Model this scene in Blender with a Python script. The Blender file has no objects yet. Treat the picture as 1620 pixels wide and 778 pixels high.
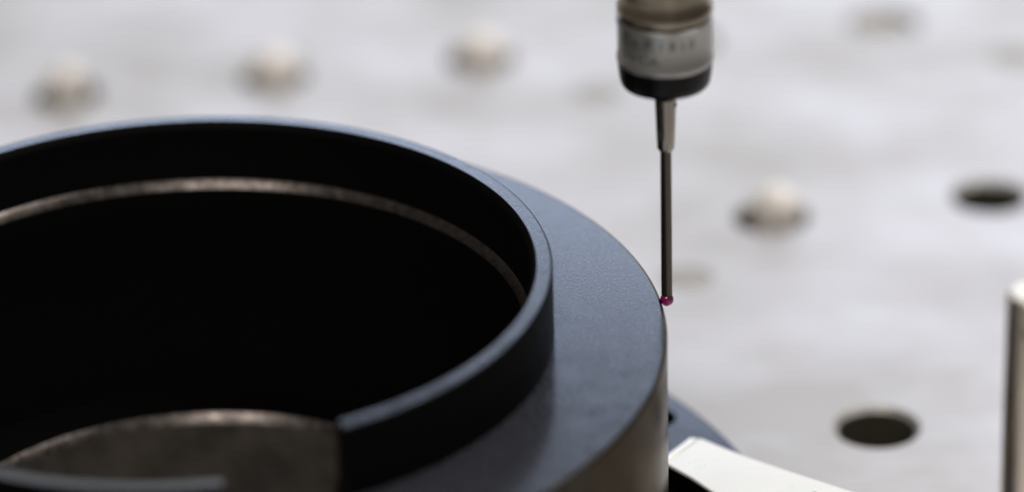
import bpy, bmesh, math, random
from mathutils import Vector, Matrix
random.seed(4)
R_ = math.radians
sc = bpy.context.scene
C = sc.collection
MM = 0.001

# ------------------------------------------------------------------ camera
cam_d = bpy.data.cameras.new('camera')
cam_d.sensor_width = 36.0
cam_d.sensor_fit = 'HORIZONTAL'
cam_d.lens = 149.2
cam_d.clip_start = 0.01
cam_d.clip_end = 50.0
cam_d.dof.use_dof = True
cam_d.dof.focus_distance = 0.628
cam_d.dof.aperture_fstop = 6.7
cam = bpy.data.objects.new('camera', cam_d)
C.objects.link(cam)
_F = Vector((0.0, 0.89402872, -0.44800965))
_R = Vector((0.99966936, -0.01151974, -0.0229883))
_U = Vector((0.02571315, 0.44786152, 0.89373312))
m = Matrix((_R, _U, -_F)).transposed().to_4x4()
m.translation = Vector((0.047836, -0.544819, 0.336589))
cam.matrix_world = m
sc.camera = cam

# ------------------------------------------------------------------ room light
world = bpy.data.worlds.new('World')
sc.world = world
world.use_nodes = True
bg = world.node_tree.nodes['Background']
bg.inputs[0].default_value = (1.0, 0.93, 0.84, 1)
bg.inputs[1].default_value = 0.10

def area(name, loc, target, sx, sy, power, col):
    d = bpy.data.lights.new(name, 'AREA')
    d.shape = 'RECTANGLE'; d.size = sx; d.size_y = sy
    d.energy = power; d.color = col
    o = bpy.data.objects.new(name, d); C.objects.link(o)
    o.location = loc
    o.rotation_euler = (Vector(target) - Vector(loc)).to_track_quat('-Z', 'Y').to_euler()
    return o
# a tall daylight window behind the table, an unseen overhead fill added to brighten the table, and a ceiling fitting
area('window_light', (0.80, 2.6, 0.885), (0.05, 0.0, 0.05), 3.2, 1.02, 31.0, (0.82, 0.885, 1.0))
area('table_fill_light', (0.75, 0.40, 1.5), (0.15, 0.1, 0.0), 1.4, 0.5, 18.5, (1.0, 0.945, 0.90))
area('ceiling_light', (-0.32, -1.10, 1.5), (0.0, 0.05, 0.0), 0.8, 0.5, 11.0, (1.0, 0.93, 0.86))

sc.view_settings.view_transform = 'Standard'
sc.view_settings.look = 'None'
sc.view_settings.exposure = 0.0
sc.view_settings.gamma = 1.0

# ------------------------------------------------------------------ materials
def mat(name, col, rough=.4, metal=0.0, ior=1.5, noise=None, bump=None, mottle=None, spec_tint=None):
    """noise=(scale, amount) roughness grain, bump=(scale, strength, dist), mottle=(scale, colour2, stretch, lo, hi)"""
    M = bpy.data.materials.new(name); M.use_nodes = True
    nt = M.node_tree; N = nt.nodes; L = nt.links
    b = N['Principled BSDF']
    b.inputs['Base Color'].default_value = (*col, 1)
    b.inputs['Roughness'].default_value = rough
    b.inputs['Metallic'].default_value = metal
    b.inputs['IOR'].default_value = ior
    if spec_tint: b.inputs['Specular Tint'].default_value = (*spec_tint, 1)
    tc = N.new('ShaderNodeTexCoord')
    geo = N.new('ShaderNodeNewGeometry')
    pos = geo.outputs['Position']
    if mottle:
        s, c2, stretch, lo, hi = mottle
        mp = N.new('ShaderNodeMapping'); mp.inputs['Scale'].default_value = stretch
        mp.inputs['Rotation'].default_value = (0, 0, R_(9))
        L.new(pos, mp.inputs['Vector'])
        n = N.new('ShaderNodeTexNoise'); n.inputs['Scale'].default_value = s
        n.inputs['Detail'].default_value = 6; n.inputs['Roughness'].default_value = .6
        L.new(mp.outputs[0], n.inputs['Vector'])
        rp = N.new('ShaderNodeMapRange')
        rp.inputs['From Min'].default_value = lo; rp.inputs['From Max'].default_value = hi
        L.new(n.outputs['Fac'], rp.inputs['Value'])
        mx = N.new('ShaderNodeMix'); mx.data_type = 'RGBA'
        mx.inputs['A'].default_value = (*col, 1); mx.inputs['B'].default_value = (*c2, 1)
        L.new(rp.outputs[0], mx.inputs['Factor'])
        L.new(mx.outputs['Result'], b.inputs['Base Color'])
    if noise:
        n = N.new('ShaderNodeTexNoise'); n.inputs['Scale'].default_value = noise[0]
        n.inputs['Detail'].default_value = 4
        L.new(pos, n.inputs['Vector'])
        rp = N.new('ShaderNodeMapRange')
        rp.inputs['From Min'].default_value = .3; rp.inputs['From Max'].default_value = .7
        rp.inputs['To Min'].default_value = max(.02, rough - noise[1]); rp.inputs['To Max'].default_value = rough + noise[1]
        L.new(n.outputs['Fac'], rp.inputs['Value']); L.new(rp.outputs[0], b.inputs['Roughness'])
    if bump:
        n = N.new('ShaderNodeTexNoise'); n.inputs['Scale'].default_value = bump[0]
        n.inputs['Detail'].default_value = 3
        L.new(pos, n.inputs['Vector'])
        bp = N.new('ShaderNodeBump'); bp.inputs['Strength'].default_value = bump[1]
        bp.inputs['Distance'].default_value = bump[2]
        L.new(n.outputs['Fac'], bp.inputs['Height']); L.new(bp.outputs[0], b.inputs['Normal'])
    return M

M_TABLE = mat('ground_table_steel', (.505, .495, .49), .46, .3, 1.5, noise=(60, .08),
              mottle=(15, (.72, .72, .775), (1.0, 1.5, 1.0), .38, .64), bump=(900, .15, .00005))
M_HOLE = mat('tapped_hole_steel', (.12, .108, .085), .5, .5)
M_LIP = mat('hole_lip_steel', (.50, .49, .46), .45, .5)
M_PLUG = mat('plug_brass', (.40, .385, .35), .5, .4)
M_PIN = mat('pale_pin', (.92, .88, .83), .4, .05, noise=(400, .05))
M_FACE = mat('ground_oxide_face', (.008, .0085, .011), .155, 0.0, 2.2, noise=(260, .04), bump=(3000, .22, .00006),
             mottle=(2000, (.075, .079, .098), (1, 1, 1), .42, .62), spec_tint=(.60, .74, 1.0))
M_OXIN_SHADE = mat('black_oxide_and_strap_shade', (.003, .003, .003), .55, 0.0, 1.11, noise=(300, .05), bump=(2600, .35, .00004))
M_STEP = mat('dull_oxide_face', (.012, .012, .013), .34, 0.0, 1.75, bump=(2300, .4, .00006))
M_OD = mat('turned_steel_side', (.085, .078, .070), .24, .9, 1.5, spec_tint=(.42, .39, .36), noise=(90, .06),
           mottle=(55, (.05, .043, .036), (1, 1, .5), .4, .65))
M_BARE = mat('bare_steel_edge', (.135, .12, .112), .33, .9, noise=(500, .1),
             mottle=(900, (.07, .062, .057), (1, 1, 1), .38, .62))
M_LOWB = mat('stained_bore_steel', (.10, .087, .073), .5, .6,
             mottle=(120, (.05, .045, .038), (1, 1, 1), .38, .62))
M_CLAMP = mat('polished_strap', (.90, .875, .81), .32, .6, noise=(300, .05))
M_POST = mat('dowel_steel', (.88, .80, .68), .30, 1.0, noise=(220, .05))
M_STEM = mat('stylus_carbide', (.115, .097, .083), .28, .9)
M_HOLD = mat('stylus_holder_steel', (.34, .31, .265), .27, 1.0)
M_PCAP = mat('probe_black_cap', (.003, .003, .003), .3, 0.0, 1.3)
M_RING = mat('probe_satin_ring', (.42, .42, .40), .38, .85)
M_TAN = mat('probe_body_steel', (.42, .37, .29), .26, 1.0, mottle=(160, (.30, .26, .20), (1, 1, .2), .4, .6))
M_DARK = mat('probe_gap', (.02, .015, .013), .5)
M_INK = mat('engraved_ink', (.06, .058, .052), .6)
M_RUBY = mat('ruby', (.29, .008, .115), .08, 0.0, 1.76)
_b = M_RUBY.node_tree.nodes['Principled BSDF']
_b.inputs['Transmission Weight'].default_value = .55

# ------------------------------------------------------------------ helpers
def tag(o, label=None, cat=None, group=None, kind=None):
    if label: o['label'] = label
    if cat: o['category'] = cat
    if group: o['group'] = group
    if kind: o['kind'] = kind
    return o
def empty(name, loc=(0, 0, 0), parent=None):
    o = bpy.data.objects.new(name, None); C.objects.link(o)
    o.location = loc; o.empty_display_size = .01
    if parent: o.parent = parent
    return o
def finish(bm, name, M, parent=None, loc=(0, 0, 0), smooth=35):
    bmesh.ops.remove_doubles(bm, verts=bm.verts, dist=1e-7)
    bmesh.ops.recalc_face_normals(bm, faces=bm.faces)
    me = bpy.data.meshes.new(name); bm.to_mesh(me); bm.free()
    if smooth:
        me.polygons.foreach_set('use_smooth', [True] * len(me.polygons))
        me.set_sharp_from_angle(angle=R_(smooth))
    me.materials.append(M)
    o = bpy.data.objects.new(name, me); C.objects.link(o)
    o.location = loc
    if parent: o.parent = parent
    return o
def lathe(prof, n=128, a0=0.0, a1=360.0, bm=None, closed=False, centre=(0, 0)):
    """prof in mm (radius, height); partial sweeps of a closed profile get end caps"""
    bm = bm or bmesh.new()
    full = abs(a1 - a0) >= 359.99
    k = n if full else n + 1
    rings = []
    for i in range(k):
        a = R_(a0 + (a1 - a0) * i / n)
        rings.append([bm.verts.new(((centre[0] + r * math.cos(a)) * MM, (centre[1] + r * math.sin(a)) * MM, z * MM)) for r, z in prof])
    m_ = len(prof)
    for i in range(n):
        A, B = rings[i], rings[(i + 1) % k]
        for j in range(m_ if closed else m_ - 1):
            q = [A[j], B[j], B[(j + 1) % m_], A[(j + 1) % m_]]
            bm.faces.new(q)
    if closed and not full:
        bm.faces.new(rings[0]); bm.faces.new(rings[-1])
    return bm
def loop_circle(bm, r, c, z, n):
    vs = [bm.verts.new(((c[0] + r * math.cos(2 * math.pi * i / n)) * MM, (c[1] + r * math.sin(2 * math.pi * i / n)) * MM, z * MM)) for i in range(n)]
    return [bm.edges.new((vs[i], vs[(i + 1) % n])) for i in range(n)]
def loop_poly(bm, pts, z):
    vs = [bm.verts.new((x * MM, y * MM, z * MM)) for x, y in pts]
    return [bm.edges.new((vs[i], vs[(i + 1) % len(vs)])) for i in range(len(vs))]
def sheet(bm, loops):
    es = [e for l in loops for e in l]
    bmesh.ops.triangle_fill(bm, use_beauty=True, use_dissolve=False, edges=es, normal=(0, 0, 1))
def hole_mesh(bm, r, c, z, depth, cham=.8, n=40):
    """countersunk blind hole hanging below z"""
    lathe([(r + cham, z), (r, z - cham), (r, z - depth), (0.02, z - depth - .8)], n, bm=bm, centre=c)
    return bm

# ------------------------------------------------------------------ table
ROW = Vector((39.75, 5.8)); COL = Vector((6.05, -39.1)) * 2
A0 = Vector((-37.1, 197.0))
nodes = []
for j in range(-2, 4):
    for i in range(-4, 8):
        p = A0 + ROW * i + COL * j
        if p.length < 98: continue
        if abs(p.x) > 270 or not -120 < p.y < 330: continue
        nodes.append(p)
plugs = [Vector((64.8, 190.1)), Vector((78.1 + 26, 112.6 + 3.7)) - Vector((26, 3.7)), Vector((145.7, 202.7))]
HR, HC = 6.45, .8
bm = bmesh.new()
outer = [(-420, -620), (460, -620), (460, 620), (-420, 620)]
loops = [loop_poly(bm, outer, 0)]
for p in nodes: loops.append(loop_circle(bm, HR + HC, p, 0, 40))
for p in plugs: loops.append(loop_circle(bm, 4.6, p, 0, 32))
sheet(bm, loops)
for i in range(4):
    a, b = outer[i], outer[(i + 1) % 4]
    bm.faces.new([bm.verts.new((x * MM, y * MM, z * MM)) for (x, y), z in ((a, 0), (b, 0), (b, -40), (a, -40))])
bm.faces.new([bm.verts.new((x * MM, y * MM, -.04)) for x, y in outer])
table = finish(bm, 'fixture_table', M_TABLE, smooth=0)
tag(table, 'pale ground metal fixture table with rows of round holes', 'table', kind='structure')
for p in nodes:
    o = finish(hole_mesh(bmesh.new(), HR, (0, 0), 0, 18, HC), 'tapped_hole', M_HOLE, table, (p.x * MM, p.y * MM, 0))
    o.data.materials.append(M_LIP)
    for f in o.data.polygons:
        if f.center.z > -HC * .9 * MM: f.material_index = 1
for p in plugs:
    finish(lathe([(4.6, 0), (4.3, -.35), (3.9, -.3), (.02, -.22)], 32), 'flush_plug', M_PLUG, table, (p.x * MM, p.y * MM, 0))

# ------------------------------------------------------------------ pins standing in the table holes
def pin(p, r, top, label, lean=(0, 0)):
    h = top
    prof = [(.02, -17.5), (r, -17.5), (r, h - r * .75)]
    for k in range(1, 8):
        t = k / 8 * math.pi / 2
        prof.append((r * math.cos(t), h - r * .75 + r * .75 * math.sin(t)))
    prof.append((.02, h))
    root = empty('locating_pin', (p[0] * MM, p[1] * MM, 0))
    tag(root, label, 'pin', 'pale pins in the table holes')
    finish(lathe(prof, 40), 'shank', M_PIN, root)
    finish(lathe([(r + .02, -9.0), (r + .5, -9.2), (r + .5, -11.2), (r + .02, -11.4)], 40), 'collar_band', M_PIN, root)
    root.rotation_euler = (R_(lean[0]), R_(lean[1]), 0)
A1 = A0 + ROW; A2 = A0 + ROW * 2; B0 = A0 + ROW * 3 + COL
pin((A0.x + .6, A0.y + .3), 3.4, 6.0, 'slim pale round-topped pin at the far left, behind the dark bore')
pin((A1.x + .4, A1.y + 1.2), 4.5, 5.0, 'blurred pale pin, middle one of the far row of three')
pin((A2.x + .6, A2.y + 1.2), 4.6, 4.8, 'blurred pale pin of the far row, nearest to the touch probe')
pin((B0.x + 1.1, B0.y + 1.4), 4.2, 5.0, 'pale pin standing in a dark hole right of the stylus')

A3 = A0 + ROW * 3; A4 = A0 + ROW * 4
for p, lab in ((A3, 'sunken pale plug in the far hole half hidden by the probe body'), (A4, 'sunken pale plug in the far hole at the upper right')):
    o = finish(lathe([(.02, -1.3), (2.4, -1.3), (2.5, -.9), (5.7, -.8), (6.0, -1.2), (6.0, -17.5), (.02, -17.5)], 40), 'threaded_plug', M_PLUG, None, (p.x * MM, p.y * MM, 0))
    tag(o, lab, 'plug', 'plugs screwed into the table')

# ------------------------------------------------------------------ machined ring
Z0 = 50.0
ring = empty('machined_ring')
tag(ring, 'black oxidised steel ring with raised collar, broad shoulder and base flange', 'machine part')
# base flange with its bolt holes
FH = [(81.2, 30.6 + 45 * k) for k in range(8)]
fhc = [(r * math.cos(R_(a)), r * math.sin(R_(a))) for r, a in FH]
bm = bmesh.new()
sheet(bm, [loop_circle(bm, 87.3, (0, 0), 12, 160), loop_circle(bm, 69.6, (0, 0), 12, 160)] + [loop_circle(bm, 3.2, c, 12, 28) for c in fhc])
lathe([(87.3, 12), (88, 11.3), (88, .4), (87.6, 0.02), (69.6, 0.02), (69.6, 12)], 160, bm=bm)
flange = finish(bm, 'flange', M_FACE, ring)
for c in fhc:
    finish(hole_mesh(bmesh.new(), 2.6, (0, 0), 12, 11, .6, 28), 'bolt_hole', M_OXIN_SHADE, flange, (c[0] * MM, c[1] * MM, 0))
# shoulder
bm = bmesh.new()
sheet(bm, [loop_circle(bm, 69.55, (0, 0), Z0, 200), loop_circle(bm, 53.62, (0, 0), Z0, 160)])
shoulder = finish(bm, 'shoulder_face', M_FACE, ring)
finish(lathe([(69.55, Z0), (69.75, Z0 - .05), (70, Z0 - .35), (70, .3)], 240), 'turned_side', M_OD, ring)
# collar: full height most of the way round, a gap and a lower run at the front
NR, NL, SF = -62.2, -80.8, 45.5
def cprof(h):
    return [(53.65, SF), (53.65, h - .35), (53.5, h - .08), (53.3, h), (51.35, h), (51.15, h - .08), (50.55, h - .95), (50.4, h - 1.3), (50.4, 51.4), (49.42, 50.0), (49.42, SF)]
bm = bmesh.new()
lathe(cprof(60.78), 240, NR, 210, bm=bm, closed=True)
lathe(cprof(55.3), 60, 210, NL + 360, bm=bm, closed=True)
lathe([(53.65, 50), (53.65, SF), (49.4, SF)], 20, NL, NR, bm=bm)
finish(bm, 'collar', M_OXIN_SHADE, ring)
def rim(h, n, a, b, bm):
    lathe([(53.3, h + .012), (51.35, h + .012)], n, a, b, bm=bm)
bm = bmesh.new(); rim(60.78, 240, NR, 210, bm)
finish(bm, 'collar_rim', M_FACE, ring)
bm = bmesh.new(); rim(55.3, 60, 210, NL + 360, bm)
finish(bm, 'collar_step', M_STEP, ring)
finish(lathe([(50.38, 51.4), (50.28, 51.34), (49.5, 50.2), (49.4, 50.05)], 200, NR, NL + 360), 'bore_chamfer', M_BARE, ring)
finish(lathe([(49.4, SF), (49.4, 15.4), (49.2, 15.1), (41.5, 15.0)], 200), 'bore_wall', M_OXIN_SHADE, ring)
finish(lathe([(41.5, 15.0), (41.4, 14.93), (40.5, 13.6), (40.4, 13.45)], 160), 'lower_chamfer', M_BARE, ring)
finish(lathe([(40.4, 13.45), (40.4, .3)], 160), 'lower_bore', M_LOWB, ring)

# ------------------------------------------------------------------ strap clamp on the flange
clamp = empty('strap_clamp', (.078, .02, .012))
tag(clamp, 'bright polished strap clamp with sloping tip pressing on the ring flange', 'clamp')
far = [(76.0, 27.3), (77.8, 25.2), (82.5, 21.0), (88.2, 16.6), (150, -29.0)]
near = [(70.2, 19.4), (71.6, 18.0), (74.0, 14.5), (76.4, 10.9), (108, -36.0)]
bm = bmesh.new()
cols = []
ax = Vector((70.2 - 108 + 76 - 150, 19.4 + 36 + 27.3 + 29)).normalized()
def along(p, t): return (p[0] + ax.x * t, p[1] + ax.y * t)
steps = [(1.9, 14.9), (1.6, 15.55), (.25, 15.95), (.0, 15.6), (-.35, 16.15)]
ff = [along(far[0], t) for t, z in steps] + far[2:]
nn = [along(near[0], t) for t, z in steps] + near[2:]
zt = [z for t, z in steps] + [16.3] * 3
zb = [13.2] + [12.25] * 7
for i in range(8):
    (fx, fy), (nx, ny) = ff[i], nn[i]
    d = Vector((nx - fx, ny - fy)).normalized() * .3
    pts = [(fx, fy, zb[i]), (fx, fy, zt[i] - .15), (fx + d.x, fy + d.y, zt[i]), (nx - d.x, ny - d.y, zt[i]), (nx, ny, zt[i] - .15), (nx, ny, zb[i])]
    cols.append([bm.verts.new(((x - 78) * MM, (y - 20) * MM, (z - 12) * MM)) for x, y, z in pts])
for i in range(7):
    for j in range(6):
        bm.faces.new([cols[i][j], cols[i + 1][j], cols[i + 1][(j + 1) % 6], cols[i][(j + 1) % 6]])
bm.faces.new(cols[0]); bm.faces.new(cols[-1])
st = finish(bm, 'strap', M_CLAMP, clamp, smooth=20)
st.data.materials.append(M_OXIN_SHADE)  # strap sides and underside coloured black to stand in for their shade
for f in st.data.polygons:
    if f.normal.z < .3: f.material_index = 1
bm = bmesh.new()
hp = [(146.0, -26.5), (150.0, -29.4), (108.2, -36.5), (107.0, -33.5)]
vb = [bm.verts.new(((x - 78) * MM, (y - 20) * MM, (.02 - 12) * MM)) for x, y in hp]
vt = [bm.verts.new(((x - 78) * MM, (y - 20) * MM, (12.2 - 12) * MM)) for x, y in hp]
bm.faces.new(vb); bm.faces.new(vt)
for i in range(4): bm.faces.new([vb[i], vb[(i + 1) % 4], vt[(i + 1) % 4], vt[i]])
finish(bm, 'heel', M_CLAMP, clamp, smooth=0)

# ------------------------------------------------------------------ upright dowel at the right
PX, PY, PT = 119.0, -34.4, 71.76
post = empty('steel_dowel', (PX * MM, PY * MM, 0))
tag(post, 'shiny upright steel dowel cut by the right edge, bright flat top', 'dowel')
finish(lathe([(.02, .02), (4.2, .02), (4.3, .2), (4.3, PT - .7), (4.1, PT - .3), (3.7, PT), (.02, PT)], 64), 'shaft', M_POST, post)
hd = Vector((-.25, -.97, 0)).normalized()
bm = lathe([(1.25, .0), (1.05, .25), (1.0, .04), (.02, -.02)], 28)
o = finish(bm, 'cross_hole', M_DARK, post)
o.matrix_local = Matrix.Translation(Vector((hd.x * 4.22 * MM, hd.y * 4.22 * MM, (69.06 - 1.6) * MM))) @ hd.to_track_quat('Z', 'Y').to_matrix().to_4x4()

# ------------------------------------------------------------------ touch probe
BX, BY, BZ = 70.42, 9.52, 49.4
probe = empty('touch_probe', (BX * MM, BY * MM, BZ * MM))
tag(probe, 'touch probe with satin ring, black nose and slender ruby-tipped stylus', 'probe')
stem = finish(lathe([(.02, .55), (.62, .6), (.82, .85), (.82, 24.6)], 48), 'stylus_stem', M_STEM, probe)
bm = bmesh.new(); bmesh.ops.create_uvsphere(bm, u_segments=48, v_segments=24, radius=1.0 * MM)
finish(bm, 'ruby_ball', M_RUBY, probe, smooth=80)
holder = finish(lathe([(.75, 24.3), (1.08, 24.35), (1.27, 24.7), (1.42, 28.5), (1.56, 32.3), (1.58, 32.9)], 48), 'stylus_holder', M_HOLD, probe)
hd = Vector((.93, -.36, 0)).normalized()
o = finish(lathe([(.42, 0), (.36, .1), (.02, .02)], 20), 'key_hole', M_DARK, holder)
o.matrix_local = Matrix.Translation(Vector((hd.x * 1.50 * MM, hd.y * 1.50 * MM, 31.6 * MM))) @ hd.to_track_quat('Z', 'Y').to_matrix().to_4x4()
finish(lathe([(1.5, 32.7), (1.9, 32.7), (2.25, 33.1), (2.4, 33.7), (2.5, 34.75), (5.6, 34.8), (6.15, 34.95), (6.45, 35.35), (6.62, 36.2), (6.78, 37.6), (6.84, 38.6), (6.5, 38.75)], 96), 'nose_cap', M_PCAP, probe)
RR = 6.86
ringp = finish(lathe([(6.6, 38.62), (RR - .0, 38.66), (RR + .12, 38.85), (RR + .12, 39.6), (RR - .04, 39.9), (RR - .04, 44.45), (RR + .1, 44.7), (RR + .1, 45.3), (RR - .05, 45.45), (6.5, 45.5)], 128), 'label_ring', M_RING, probe)
finish(lathe([(6.5, 45.45), (6.62, 45.5), (6.62, 46.1), (6.5, 46.15)], 96), 'seal_groove', M_DARK, probe)
finish(lathe([(6.5, 46.1), (6.82, 46.15), (6.92, 46.4), (6.92, 47.3), (6.6, 47.8), (6.55, 49.6), (6.7, 49.8), (6.72, 52.0), (6.55, 52.3), (6.55, 90), (.02, 90)], 96), 'probe_body', M_TAN, probe)
# engraved lettering wrapped round the ring
def letter(ch, size, z, a_mid):
    cu = bpy.data.curves.new('engraved_letter', 'FONT'); cu.body = ch; cu.size = size; cu.align_x = 'CENTER'
    cu.resolution_u = 3
    to = bpy.data.objects.new('engraved_letter', cu); C.objects.link(to)
    dg = bpy.context.evaluated_depsgraph_get()
    me = bpy.data.meshes.new_from_object(to.evaluated_get(dg))
    bpy.data.objects.remove(to)
    rr = RR - .028
    for v in me.vertices:
        a = R_(a_mid) + v.co.x / rr
        v.co = Vector((rr * math.cos(a) * MM, rr * math.sin(a) * MM, (z + v.co.y) * MM))
    me.materials.clear(); me.materials.append(M_INK)
    o = bpy.data.objects.new('engraved_letter', me); C.objects.link(o); o.parent = ringp
for a, ch in ((213, 'C'), (229, '8'), (247, 'P'), (263, '1'), (276, '8'), (289, '1'), (301, '0')):
    letter(ch, 2.05, 42.75, a)
for a, ch in ((206, '5'), (218, 'H'), (231, 'M'), (244, 'D'), (255, 'A')):
    letter(ch, 2.05, 40.4, a)
